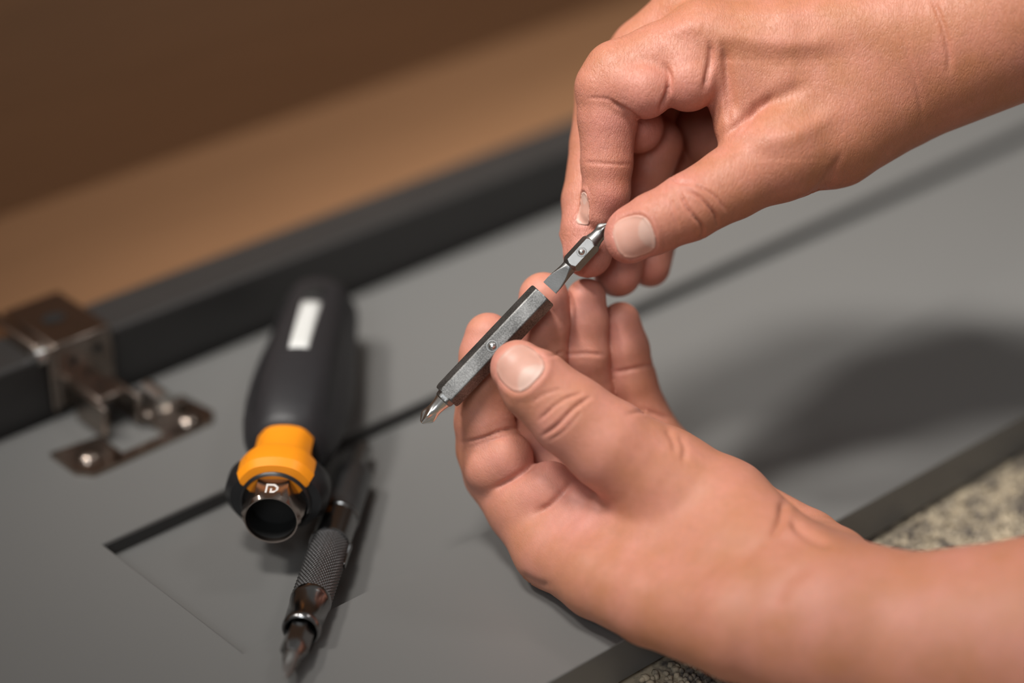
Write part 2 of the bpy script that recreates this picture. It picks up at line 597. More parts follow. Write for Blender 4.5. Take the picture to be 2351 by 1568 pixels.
# ------------------------------------------------------------------ hinge
def hinge():
    hp = G(205, 1060)
    u0, v0 = uv(hp)
    u1, v1 = uv(G(447, 985))
    # local frame: +X along the cabinet edge, +Y towards the cabinet, origin on the door top at the first screw
    du, dv = u1 - u0, v1 - v0
    gap = V_FAR - v0                               # distance from screw line to the cabinet front
    w = 0.0065
    # base wing plate: two rounded screw ears joined by a front bar
    def ear(cx, cy, r):
        return [(cx + r * math.cos(t), cy + r * math.sin(t)) for t in np.linspace(0, 2 * math.pi, 20, endpoint=False)]
    V, F = [], []
    def prism(poly, z0, z1):
        b = len(V)
        n = len(poly)
        V.extend([(x, y, z0) for x, y in poly] + [(x, y, z1) for x, y in poly])
        F.append(tuple(range(b, b + n))[::-1])
        F.append(tuple(range(b + n, b + 2 * n)))
        for i in range(n):
            j = (i + 1) % n
            F.append((b + i, b + j, b + n + j, b + n + i))
    prism([(-0.008, -0.004), (-0.004, -0.009), (0.006, -0.009), (0.010, -0.004), (0.010, 0.009), (-0.008, 0.011)], 0.0, 0.0016)
    prism([(du - 0.010, -0.006), (du + 0.006, -0.008), (du + 0.010, -0.003), (du + 0.008, 0.012), (du - 0.010, 0.012)], 0.0, 0.0016)
    prism([(0.006, -0.009), (du + 0.002, -0.008), (du + 0.002, -0.004), (0.006, -0.005)], 0.0, 0.0016)
    h = pydata('hinge', V, F, M_nickel, cab, 30)
    h.location = (u0, v0 - V_FAR, TH)
    h['label'] = 'nickel hinge screwed to the grey door'
    for x, y in ((0.0, 0.0), (du, dv * 0.4)):
        S = [0.0016, 0.0024, 0.0032, 0.0037, 0.0038]
        R = [0.0040, 0.0036, 0.0026, 0.0013, 0.0002]
        th = np.linspace(0, 2 * math.pi, 24, endpoint=False)
        V2 = [(x + r * math.cos(t), y + r * math.sin(t), s) for s, r in zip(S, R) for t in th]
        F2 = [(i * 24 + j, i * 24 + (j + 1) % 24, (i + 1) * 24 + (j + 1) % 24, (i + 1) * 24 + j) for i in range(4) for j in range(24)]
        pydata('screw', V2, F2, M_nickel, h, 40)
    # upright body: side cheeks, knuckle, rounded spring cover
    box('cheek', 0.0105, 0.0125, 0.006, 0.024, 0.0012, 0.013, M_nickel, h, 0.0006)
    box('cheek', 0.0235, 0.0255, 0.006, 0.024, 0.0012, 0.013, M_nickel, h, 0.0006)
    box('link_arm', 0.0126, 0.0234, 0.012, gap - 0.001, 0.0105, 0.0130, M_nickel, h, 0.0008)
    th = np.linspace(0, math.pi, 14)
    V3, F3 = [], []
    for yy in (0.003, 0.014):
        V3 += [(0.0330 + 0.0050 * math.cos(t), yy, 0.0016 + 0.0100 * math.sin(t)) for t in th]
    F3 = [(j, j + 1, 14 + j + 1, 14 + j) for j in range(13)] + [tuple(range(14)), tuple(range(14, 28))[::-1]]
    pydata('spring_cover', V3, F3, M_bitbright, h, 30)
    box('cover_foot', du - 0.012, du + 0.005, 0.003, 0.007, 0.0016, 0.0060, M_nickel, h, 0.001)
    # wrap-around bracket: plate on the cabinet front, plate over its top, arm reaching back along the side
    zt = 0.0235
    fp = box('front_plate', 0.0085, 0.0310, gap - 0.0028, gap - 0.0004, 0.003, zt + 0.0035, M_nickel, h, 0.0008)
    for (cx, cz, r) in ((0.0155, 0.019, 0.0016), (0.025, 0.0205, 0.0018), (0.0205, 0.0125, 0.0015)):
        t_ = np.linspace(0, 2 * math.pi, 18, endpoint=False)
        pydata('screw_hole', [(cx + r * math.cos(t), gap - 0.0030, cz + r * math.sin(t)) for t in t_], [tuple(range(18))], M_dark, h)
    box('side_flange', 0.0063, 0.0085, gap - 0.0028, gap + 0.010, 0.002, zt + 0.0035, M_nickel, h, 0.0008)
    tp = box('top_plate', 0.0085, 0.0310, gap - 0.0028, gap + 0.030, zt + 0.0012, zt + 0.0036, M_nickel, h, 0.0008)
    t_ = np.linspace(0, 2 * math.pi, 22, endpoint=False)
    pydata('screw_hole', [(0.0190 + 0.0042 * math.cos(t), gap + 0.014 + 0.0032 * math.sin(t), zt + 0.0038) for t in t_], [tuple(range(22))], M_dark, h)
    box('lever_arm', 0.0020, 0.0063, gap - 0.001, gap + 0.034, zt - 0.003, zt + 0.0050, M_nickel, h, 0.0012)
    S = [0, 0.0006, 0.004, 0.0048]
    R = [0.0005, 0.0032, 0.0032, 0.0008]
    th = np.linspace(0, 2 * math.pi, 20, endpoint=False)
    V4 = [(0.0010 + s, gap - 0.001 + r * math.cos(t), zt + 0.0015 + r * math.sin(t)) for s, r in zip(S, R) for t in th]
    F4 = [(i * 20 + j, i * 20 + (j + 1) % 20, (i + 1) * 20 + (j + 1) % 20, (i + 1) * 20 + j) for i in range(3) for j in range(20)]
    pydata('rivet', V4, F4, M_bitbright, h, 40)


hinge()


# ------------------------------------------------------------------ screwdriver handle
def handle():
    zc = 0.0168
    P0 = G(622, 1195, zc)
    P1 = G(739, 698, zc)
    R = axis_frame(P0, P1)
    S = lambda x, y: s_at(P0, R, x, y)
    h = empty('multi_bit_screwdriver', P0, R)
    tag(h, 'black rubber-gripped screwdriver with orange collar and empty hollow hex nut', 'screwdriver')
    Lt = (P1 - P0).length
    print('handle length', Lt, 'axis', tuple(R.col[1]))

    # nut with a hollow bore
    ri, ro = 0.0076, 0.0083
    Sx = [0.0110, 0.0035, 0.0012, 0.0, 0.0, 0.0006, 0.0098, 0.0098]
    def rf(th, i, s):
        if i == 0 or i == 1:
            return hexr(th, ro, 0)
        if i == 2:
            return np.minimum(hexr(th, ro, 0), 0.0090)
        if i == 3:
            return np.full(th.shape, 0.0082)
        if i == 4:
            return np.full(th.shape, ri + 0.0002)
        if i == 5:
            return np.full(th.shape, ri)
        if i == 6:
            return np.full(th.shape, ri)
        return np.full(th.shape, 0.0001)
    nut = loft('hex_nut', Sx, rf, 96, M_nut, h, 25, False, False)
    bore = loft('bore_shade', [0.0015, 0.0096, 0.0096], lambda th, i, s: np.full(th.shape, [ri - 0.00005, ri - 0.00005, 0.0001][i]), 64, M_dark, nut, 40, False, False)  # black skin puts the deep bore's shade into the colour
    # etched emblem on the nut's top flat: a bracket mark, a D outline and a pointed notch
    zt = ro + 0.00006
    def patch(name, poly):
        return pydata(name, [(x, y, zt) for x, y in poly], [tuple(range(len(poly)))], M_print, nut)
    y0, y1 = 0.0026, 0.0074
    xm = 0.0
    patch('emblem', [(xm - 0.00187, y0), (xm - 0.00130, y0), (xm - 0.00130, y1), (xm - 0.00187, y1)])
    patch('emblem', [(xm - 0.00130, y1 - 0.0010), (xm + 0.00043, y1 - 0.0010), (xm + 0.00072, y1), (xm - 0.00130, y1)])
    patch('emblem', [(xm + 0.00043, y1 - 0.0010), (xm + 0.00158, y1 - 0.0022), (xm + 0.00202, y1 - 0.0016), (xm + 0.00072, y1)])
    patch('emblem', [(xm + 0.00130, y0 + 0.0012), (xm + 0.00202, y0 + 0.0016), (xm + 0.00202, y1 - 0.0016), (xm + 0.00130, y1 - 0.0022)])
    patch('emblem', [(xm - 0.00043, y0), (xm + 0.00086, y0), (xm + 0.00202, y0 + 0.0016), (xm + 0.00130, y0 + 0.0014), (xm + 0.00043, y0 + 0.0010), (xm - 0.00043, y0 + 0.0010)])
    patch('emblem', [(xm - 0.00043, y0 + 0.0010), (xm + 0.00014, y0 + 0.0010), (xm + 0.00014, y0 + 0.0024), (xm - 0.00043, y0 + 0.0024)])

    # black selector body with a wing on either side
    st12 = lambda x, y: s_at(P0 + R.col[2] * 0.0118, R, x, y)
    a0 = 0.0095
    w0, w1, w2 = st12(634, 1078), st12(646, 1026), st12(661, 970)
    print('collar', w0, w1, w2)
    def rr(th, i, s):
        k = [0.0, 0.6, 1.0, 1.0, 0.6, 0.0][i]
        return 0.0108 + 0.0054 * k * np.abs(np.cos(th)) ** 2.2
    loft('selector_ring', [a0 + 0.001, a0 + 0.0015, a0 + 0.0045, a0 + 0.011, a0 + 0.014, a0 + 0.015], rr, 120, M_blackpl, h, 40)
    S_, f_ = prof([(a0 + 0.0012, 0.0078), (a0 + 0.0008, 0.0096), (a0 - 0.0004, 0.0102), (a0, 0.0108), (a0 + 0.001, 0.0112), (a0 + 0.003, 0.0112)])
    loft('front_collar', S_, f_, 64, M_blackpl, h, 40, False, False)
    # orange collar: wide faceted ring then a narrower one
    def ro_(th, i, s):
        r8 = hexr(th, 1.0, math.pi / 6 * 0)
        r8 = 0.3 * np.minimum(r8, 1.10) + 0.7 * 1.03
        top = np.clip((np.sin(th) - 0.42) / 0.10, 0, 1)
        r_ = r8 * [0.0108, 0.0128, 0.0140, 0.0140, 0.0132, 0.0108, 0.0105, 0.0103][i]
        return r_ * top + 0.0080 * (1 - top)
    loft('orange_collar', [w0 - 0.0004, w0, w0 + 0.0030, w1 - 0.0030, w1 - 0.0008, w1, w1 + 0.001, w2 + 0.002], ro_, 96, M_orange, h, 22)
    b0 = w2 - 0.0252
    # rubber body
    c0 = b0 + 0.0252
    rows = [(0.0, 0.0104), (0.001, 0.0118), (0.004, 0.0132), (0.010, 0.0148), (0.020, 0.0162), (0.032, 0.0170), (0.046, 0.0170),
            (0.060, 0.0163), (0.074, 0.0151), (0.088, 0.0141), (0.098, 0.0136), (0.104, 0.0130), (0.108, 0.0112), (0.1095, 0.0075), (0.110, 0.0006)]
    def rb(th, i, s):
        r = rows[i][1]
        a = min(1.0, rows[i][0] / 0.012)
        tri = 1 + 0.035 * a * np.cos(3 * (th - math.pi / 2)) - 0.02 * a * np.cos(6 * (th - math.pi / 2))
        return r * tri
    k = (Lt - c0) / 0.110
    body = loft('grip', [c0 + q[0] * k for q in rows], rb, 120, M_blackrub, h, 60)
    # hang hole at the butt and pale label inset on top
    def rtop(s):
        q = (s - c0) / k
        return float(np.interp(q, [p[0] for p in rows], [p[1] for p in rows])) * 1.015
    def strip(name, s0, s1, hw, lift, mat, par, n=8):
        Vv, Ff = [], []
        for i in range(n + 1):
            s = s0 + (s1 - s0) * i / n
            r = rtop(s)
            for x in (-hw, -hw * 0.5, 0, hw * 0.5, hw):
                Vv.append((x, s, math.sqrt(max(r * r - x * x, 0)) + lift))
        for i in range(n):
            for j in range(4):
                Ff.append((i * 5 + j, i * 5 + j + 1, (i + 1) * 5 + j + 1, (i + 1) * 5 + j))
        o = pydata(name, Vv, Ff, mat, par)
        md = o.modifiers.new('solid', 'SOLIDIFY')
        md.thickness = 0.0004
        return o
    st = lambda x, y: s_at(P0 + R.col[2] * 0.0155, R, x, y)
    strip('label_plate', st(697, 812), st(724, 690), 0.0033, 0.0003, M_label, body)
    strip('hang_hole', st(733, 678), st(740, 650), 0.0034, 0.0003, M_dark, body)
    # moulded side grooves
    for sx in (-1, 1):
        Vv, Ff = [], []
        for i in range(17):
            q = 0.012 + 0.085 * i / 16
            s = c0 + q * k
            r = rtop(s)
            for a in (-0.05, 0.05):
                t = math.pi / 2 - sx * (0.98 + a - 0.25 * math.sin(i / 16 * math.pi))
                tri = 1 + 0.035 * math.cos(3 * (t - math.pi / 2)) - 0.02 * math.cos(6 * (t - math.pi / 2))
                rr2 = r / 1.015 * tri + 0.00015
                Vv.append((rr2 * math.cos(t), s, rr2 * math.sin(t)))
        for i in range(16):
            Ff.append((2 * i, 2 * i + 1, 2 * i + 3, 2 * i + 2))
        pydata('grip_groove', Vv, Ff, M_blackpl, body)


handle()


# ------------------------------------------------------------------ double-ended driver shaft
def shaft():
    P0 = G(690, 1450, 0.0064)
    P1 = G(815, 1085, 0.0064 - REC * 0.8)
    R = axis_frame(P0, P1)
    S = lambda x, y: s_at(P0, R, x, y)
    t = empty('driver_shaft', P0, R)
    tag(t, 'double-ended steel driver shaft with knurled grip lying beside the black handle', 'tool shaft')
    sb, sk, sc, se, sn = S(707, 1375), S(758, 1255), S(786, 1192), S(815, 1085), S(860, 1032)
    print('shaft', sb, sk, sc, se, sn)
    r0 = 0.0061
    S_, f_ = prof([(0.006, 0.0042), (0.0004, 0.0044), (0.0, 0.0050), (0.0002, 0.0054), (0.0010, 0.00575), (0.0022, 0.0058), (0.0024, 0.0057),
                   (sb - 0.003, 0.0059), (sb - 0.0026, 0.0061), (sb - 0.0010, 0.0063), (sb, 0.0061), (sb + 0.0002, 0.0052)])
    loft('chrome_sleeve', S_, f_, 64, M_chrome, t, 40, False, False)
    # knurl: crossed helices cut as real relief
    nl, na = 220, 192
    Sx = list(np.linspace(sb, sk, nl))
    pit = 0.00105
    def kn(th, i, s):
        if i in (0, nl - 1):
            return np.full(th.shape, r0 * 0.97)
        u = th * r0
        a = np.abs(((u + s * 0.62) / pit) % 1 - 0.5) * 2
        b = np.abs(((u - s * 0.62) / pit) % 1 - 0.5) * 2
        return r0 - 0.00026 + 0.00034 * np.minimum(1 - a * a, 1 - b * b)
    # whole number of starts round the shaft
    pit = 2 * math.pi * r0 / 36
    loft('knurled_grip', Sx, kn, na * 2, M_satin, t, 70)
    S_, f_ = prof([(sk, 0.0054), (sk, 0.0064), (sk + 0.0009, 0.0065), (sk + 0.0012, 0.0060), (sc - 0.0010, 0.0060), (sc - 0.0007, 0.0064), (sc, 0.0064), (sc, 0.0055)])
    loft('chrome_band', S_, f_, 64, M_chrome, t, 40, False, False)
    box('clip', 0.0060, 0.0066, sk - 0.010, sk + 0.002, -0.0012, 0.0008, M_chrome, t, 0.0001)
    S_, f_ = prof([(sc, 0.0055), (sc, 0.0060), (sc + 0.001, 0.0061), (se - 0.004, 0.0060), (se - 0.0012, 0.0056), (se, 0.0046), (se, 0.0030)])
    loft('satin_sleeve', S_, f_, 64, M_satin, t, 40, False, False)
    S_, f_ = prof([(se - 0.002, 0.0026), (sn - 0.002, 0.0026), (sn, 0.0020), (sn, 0.0002)])
    loft('far_bit', S_, lambda th, i, s: hexr(th, f_(th, i, s)[0]) if i < 2 else f_(th, i, s), 48, M_bit, t, 25)
    # near bit: hex body, shoulder, cross tip
    sq, sp = S(683, 1505), S(668, 1562)
    S_ = [0.005, sq + 0.004, sq + 0.0015, sq - 0.001]
    R_ = [0.0036, 0.0036, 0.0036, 0.0026]
    def rh(th, i, s):
        if i < 2:
            return hexr(th, R_[i])
        return np.minimum(hexr(th, 0.0036), [0, 0, 0.0040, 0.0027][i])
    loft('bit_body', S_, rh, 72, M_chrome, t, 25)
    def rt(th, i, s):
        q = [0.0026, 0.0025, 0.0024, 0.0017, 0.0009, 0.0002][i]
        c = np.cos(4 * th) * 0.5 + 0.5
        fl = 1 - [0, 0.0, 0.35, 0.5, 0.5, 0.3][i] * c
        return q * fl
    loft('bit_tip', [sq - 0.001, sq - 0.003, sq - 0.0045, sp + 0.004, sp + 0.001, sp], rt, 64, M_bit, t, 50)


shaft()


# ------------------------------------------------------------------ bits in the hands
def phillips(name, s0, s1, r, mat, mat2, parent):
    """round neck at s0 narrowing then cross tip ending at s1"""
    L = s1 - s0
    f = [0, .08, .20, .34, .44, .52, .60, .68, .76, .84, .91, .96, .985, 1.0]
    rr = [1.0, .95, .86, .80, .80, .84, .90, .93, .88, .70, .50, .36, .28, .10]
    fd = [0, 0, 0, 0, .02, .12, .28, .42, .50, .52, .50, .45, .4, .2]
    def rf(th, i, s):
        c = np.clip(np.cos(4 * th + math.pi) * 0.5 + 0.5, 0, 1)
        c = c ** 0.8
        return r * rr[i] * (1 - fd[i] * c)
    return loft(name, [s0 + L * q for q in f], rf, 96, mat, parent, 38)


def detent(parent, s, z, mat, ringmat, r=0.0011):
    th = np.linspace(0, 2 * math.pi, 32, endpoint=False)
    Vv, Ff = [], []
    prof_ = [(r * 1.62, 0.0), (r * 1.58, 0.00014), (r * 1.38, 0.00016), (r * 1.30, -0.0001)]
    for q, zz in prof_:
        Vv += [(q * math.cos(t), s + q * math.sin(t), z + zz) for t in th]
    for i in range(len(prof_) - 1):
        for j in range(32):
            Ff.append((i * 32 + j, i * 32 + (j + 1) % 32, (i + 1) * 32 + (j + 1) % 32, (i + 1) * 32 + j))
    ring = pydata('retaining_ring', Vv, Ff, ringmat, parent, 60)
    Vv, Ff = [], []
    for i in range(9):
        a = i / 8 * math.pi * 0.5
        q = r * 1.05 * math.cos(a)
        Vv += [(q * math.cos(t), s + q * math.sin(t), z + 0.0007 * math.sin(a)) for t in th]
    for i in range(8):
        for j in range(32):
            Ff.append((i * 32 + j, i * 32 + (j + 1) % 32, (i + 1) * 32 + (j + 1) % 32, (i + 1) * 32 + j))
    pydata('detent_ball', Vv, Ff, mat, parent)


def roll_up(P0, P1, phi):
    """up vector facing the camera, rolled by phi about the axis"""
    v = Vector((0, 0, CAMZ)) - (Vector(P0) + Vector(P1)) / 2
    y = (Vector(P1) - Vector(P0)).normalized()
    v = (v - y * v.dot(y)).normalized()
    return Matrix.Rotation(phi, 3, y) @ v


HOL0, HOL1 = (1025, 911, 0), (1247, 677, 0)
BIT0, BIT1 = (1262, 661, 0), (1397, 515, 0)


def holder():
    P0, P1 = wp(*HOL0), wp(*HOL1)
    R = axis_frame(P0, P1, roll_up(P0, P1, math.radians(-7)))
    L = (P1 - P0).length
    h = empty('bit_holder', P0, R)
    tag(h, 'hexagonal steel bit holder sleeve gripped between left thumb and fingertips', 'bit holder')
    fl = 0.00398
    S = [0.0022, 0.0003, 0.0, 0.0004, 0.0012, L - 0.0012, L - 0.0003, L, L - 0.0004, L - 0.009]
    def rf(th, i, s):
        hx = hexr(th, fl, 0.0)
        lim = [None, None, 0.0041, 0.00435, None, None, 0.00440, 0.0041, None, None][i]
        if i in (0, 1):
            return np.full(th.shape, 0.0031)
        if i in (8, 9):
            return hexr(th, 0.0029, 0.0)
        hx = np.minimum(hx, 0.00450)
        return hx if lim is None else np.minimum(hx, lim)
    sl = loft('hex_sleeve', S, rf, 360, M_hex, h, 24, False, True)
    detent(h, L * 0.487, fl, M_bitbright, M_bit)
    # retaining slots at the tip end
    b = empty('screwdriver_bit', P0, R)
    tag(b, 'cross-head screwdriver bit seated in the hexagonal holder, bright tip pointing out', 'screwdriver bit', 'double-ended bits')
    Lb = (wp(967, 970) - P0).length
    S_, f_ = prof([(0.006, 0.0028), (-0.0004, 0.0030), (-0.0012, 0.0029), (-0.0016, 0.0026)])
    loft('hex_shank', S_, lambda th, i, s: np.minimum(hexr(th, 0.00275), [1, 0.00305, 0.0029, 0.0026][i]), 72, M_bit, b, 25)
    phillips('cross_tip', -0.0014, -Lb, 0.0026, M_bitbright, M_bitbright, b)


def small_bit():
    P0, P1 = wp(*BIT0), wp(*BIT1)
    R = axis_frame(P0, P1, roll_up(P0, P1, math.radians(-7)))
    Lt = (P1 - P0).length
    b = empty('screwdriver_bit', P0, R)
    tag(b, 'double-ended screwdriver bit with flat slotted blade pinched by the right hand', 'screwdriver bit', 'double-ended bits')
    s_of = lambda x, y: s_at(P0, R, x, y, 0.08)
    h0, h1 = s_of(1310, 609), s_of(1360, 556)
    fl = 0.00275
    S = [h0 - 0.0006, h0 + 0.0012, h1 - 0.0012, h1 + 0.0006]
    def rf(th, i, s):
        hx = hexr(th, fl)
        return np.minimum(hx, [0.0024, 0.0040, 0.0040, 0.0024][i])
    # finely stepped chamfer so the flats end in curves
    SS, RR = [], []
    for q in np.linspace(0, 1, 7):
        SS.append(h0 - 0.0006 + 0.0014 * q); RR.append(0.0023 + 0.0010 * q)
    for q in np.linspace(0, 1, 7):
        SS.append(h1 - 0.0008 + 0.0014 * q); RR.append(0.0033 - 0.0010 * q)
    loft('hex_body', SS, lambda th, i, s: np.minimum(hexr(th, fl), RR[i]), 120, M_bit, b, 22)
    detent(b, (h0 + h1) / 2 + 0.0003, fl, M_bitbright, M_bit, 0.00095)
    # slotted blade: round neck milled to a flat
    rn = 0.0023
    n = 26
    S = list(np.linspace(h0 + 0.0002, 0.0, n))
    def rbl(th, i, s):
        q = i / (n - 1)
        rad = rn * (1.0 - 0.05 * math.sin(min(q / 0.4, 1) * math.pi)) if q < 0.4 else rn
        if q > 0.4:
            rad = rn + (0.0026 - rn) * min(1, (q - 0.4) / 0.35)
        hh = 10.0 if q < 0.10 else 0.0023 + (0.00040 - 0.0023) * ((q - 0.10) / 0.90) ** 0.9
        return np.minimum(rad, hh / np.maximum(np.abs(np.sin(th)), 1e-4))
    loft('slotted_blade', S, rbl, 360, M_bit, b, 24)
    phillips('cross_tip', h1 + 0.0002, Lt, 0.0026, M_bit, M_bit, b)


holder()
small_bit()


# ------------------------------------------------------------------ hands (signed-distance sculpt -> mesh)
def seg_d(P, a, b, ra, rb):
    ab = b - a
    t = np.clip(((P - a) @ ab) / max(ab @ ab, 1e-9), 0, 1)
    q = P - a - t[:, None] * ab
    return np.sqrt(np.einsum('ij,ij->i', q, q)) - (ra + (rb - ra) * t)


def smin(a, b, k):
    h = np.maximum(k - np.abs(a - b), 0) / k
    return np.minimum(a, b) - h * h * k * 0.25


def chain_d(P, ch, k=1.6):
    pts = [cp(c[0], c[1], c[2]) for c in ch]
    if len(ch) == 1:
        return np.linalg.norm(P - pts[0], axis=1) - ch[0][3]
    d = None
    for i in range(len(ch) - 1):
        e = seg_d(P, pts[i], pts[i + 1], ch[i][3], ch[i + 1][3])
        d = e if d is None else smin(d, e, k)
    return d


def hand_sdf(P, H):
    d = None
    for ch in H['palm']:
        e = chain_d(P, ch)
        d = e if d is None else smin(d, e, H.get('kp', 9.0))
    for f in H['fingers']:
        e = chain_d(P, f['chain'])
        for bl in f.get('bulge', []):
            e = smin(e, chain_d(P, bl), f.get('kb', 2.5))
        base = cp(*f['base'][:3])
        w = np.clip(1.25 - np.linalg.norm(P - base, axis=1) / f['reach'], 0, 1)
        d = smin(d, e, 0.35 + f.get('k', 7.0) * w)
    for s in H.get('cut', []):
        e = seg_d(P, s[0], s[1], s[2], s[2])
        d = -smin(-d, e, 0.6)
    return d


def mesh_sdf(H, vox):
    allp = [c for ch in H['palm'] for c in ch] + [c for f in H['fingers'] for c in f['chain']]
    pts = np.array([cp(*c[:3]) for c in allp])
    rad = np.array([c[3] for c in allp])
    lo = (pts - rad[:, None]).min(0) - 4
    hi = (pts + rad[:, None]).max(0) + 4
    B = 8
    nb = np.ceil((hi - lo) / (vox * B)).astype(int)
    dims = nb * B
    ax = [lo[i] + vox * B * (np.arange(nb[i]) + 0.5) for i in range(3)]
    g = np.stack(np.meshgrid(*ax, indexing='ij'), -1).reshape(-1, 3)
    dc = hand_sdf(g, H)
    act = np.abs(dc) < vox * B * 0.9 + 3.0
    D = np.repeat(np.repeat(np.repeat(np.where(dc < 0, -5, 5).astype(np.float32).reshape(nb), B, 0), B, 1), B, 2)
    idx = np.argwhere(act.reshape(nb))
    off = np.stack(np.meshgrid(*[np.arange(B)] * 3, indexing='ij'), -1).reshape(-1, 3)
    CH = 1200
    for c in range(0, len(idx), CH):
        ii = (idx[c:c + CH, None, :] * B + off[None]).reshape(-1, 3)
        val = hand_sdf(lo + vox * (ii + 0.5), H)
        D[ii[:, 0], ii[:, 1], ii[:, 2]] = val
    # naive surface nets
    s = D < 0
    cs = np.zeros(tuple(np.array(D.shape) - 1), np.uint8)
    nx, ny, nz = cs.shape
    for a in (0, 1):
        for b in (0, 1):
            for c in (0, 1):
                cs += s[a:a + nx, b:b + ny, c:c + nz]
    cells = np.argwhere((cs > 0) & (cs < 8))
    vid = np.full(cs.shape, -1, np.int32)
    vid[cells[:, 0], cells[:, 1], cells[:, 2]] = np.arange(len(cells))
    acc = np.zeros((len(cells), 3))
    cnt = np.zeros(len(cells))
    corners = [(a, b, c) for a in (0, 1) for b in (0, 1) for c in (0, 1)]
    for p in corners:
        for k in range(3):
            if p[k] == 0:
                q = list(p); q[k] = 1
                d0 = D[cells[:, 0] + p[0], cells[:, 1] + p[1], cells[:, 2] + p[2]]
                d1 = D[cells[:, 0] + q[0], cells[:, 1] + q[1], cells[:, 2] + q[2]]
                m = (d0 < 0) != (d1 < 0)
                t = np.where(m, d0 / np.where(m, d0 - d1, 1), 0)
                pos = np.tile(np.array(p, float), (len(cells), 1))
                pos[:, k] += t
                acc += pos * m[:, None]
                cnt += m
    V = lo + vox * (cells + 0.5 + acc / cnt[:, None])
    F = []
    for k in range(3):
        i1, i2 = (k + 1) % 3, (k + 2) % 3
        sl0 = [slice(None)] * 3; sl1 = [slice(None)] * 3
        sl0[k] = slice(0, -1); sl1[k] = slice(1, None)
        ch = s[tuple(sl0)] != s[tuple(sl1)]
        e = np.argwhere(ch)
        ok = (e[:, i1] > 0) & (e[:, i2] > 0) & (e[:, i1] < D.shape[i1] - 1) & (e[:, i2] < D.shape[i2] - 1)
        e = e[ok]
        def vv(a, b):
            q = e.copy(); q[:, i1] -= a; q[:, i2] -= b
            return vid[q[:, 0], q[:, 1], q[:, 2]]
        quad = np.stack([vv(0, 0), vv(1, 0), vv(1, 1), vv(0, 1)], -1)
        neg = s[e[:, 0], e[:, 1], e[:, 2]]
        quad[~neg] = quad[~neg][:, ::-1]
        F.append(quad)
    F = np.concatenate(F)
    F = F[(F >= 0).all(1)]
    # a little smoothing
    E = np.concatenate([F[:, [0, 1]], F[:, [1, 2]], F[:, [2, 3]], F[:, [3, 0]]])
    for _ in range(H.get('smooth', 3)):
        a = np.zeros_like(V); n = np.zeros(len(V))
        for j in range(3):
            a[:, j] = np.bincount(E[:, 0], V[E[:, 1], j], len(V)) + np.bincount(E[:, 1], V[E[:, 0], j], len(V))
        n = np.bincount(E[:, 0], minlength=len(V)) + np.bincount(E[:, 1], minlength=len(V))
        V = V + 0.5 * (a / np.maximum(n, 1)[:, None] - V)
    return V, F, E


def normals(V, F):
    n = np.cross(V[F[:, 2]] - V[F[:, 0]], V[F[:, 3]] - V[F[:, 1]])
    o = np.zeros_like(V)
    for j in range(3):
        for c in range(4):
            o[:, j] += np.bincount(F[:, c], n[:, j], len(V))
    return o / np.maximum(np.linalg.norm(o, axis=1), 1e-9)[:, None]


def pix(V):
    return np.stack([CX + FPX * V[:, 0] / V[:, 2], CY - FPX * V[:, 1] / V[:, 2]], -1)


def poly_dist(Q, pts, closed=False):
    """distance in px of image points Q to a polyline, with the parameter 0..1 along it"""
    pts = np.array(pts, float)
    if closed:
        pts = np.vstack([pts, pts[:1]])
    seg = np.linalg.norm(np.diff(pts, axis=0), axis=1)
    tot = seg.sum()
    best = np.full(len(Q), 1e9)
    par = np.zeros(len(Q))
    acc = 0.0
    for i in range(len(pts) - 1):
        ab = pts[i + 1] - pts[i]
        t = np.clip(((Q - pts[i]) @ ab) / max(ab @ ab, 1e-9), 0, 1)
        d = np.linalg.norm(Q - pts[i] - t[:, None] * ab, axis=1)
        m = d < best
        best[m] = d[m]
        par[m] = (acc + t[m] * seg[i]) / tot
        acc += seg[i]
    return best, par


def smooth_curve(pts, n=8):
    pts = np.array(pts, float)
    if len(pts) < 3:
        return pts
    P = np.vstack([2 * pts[0] - pts[1], pts, 2 * pts[-1] - pts[-2]])
    out = []
    for i in range(1, len(P) - 2):
        for t in np.linspace(0, 1, n, endpoint=False):
            a, b, c, d = P[i - 1:i + 3]
            out.append(0.5 * (2 * b + (c - a) * t + (2 * a - 5 * b + 4 * c - d) * t * t + (3 * b - a - 3 * c + d) * t ** 3))
    out.append(pts[-1])
    return np.array(out)


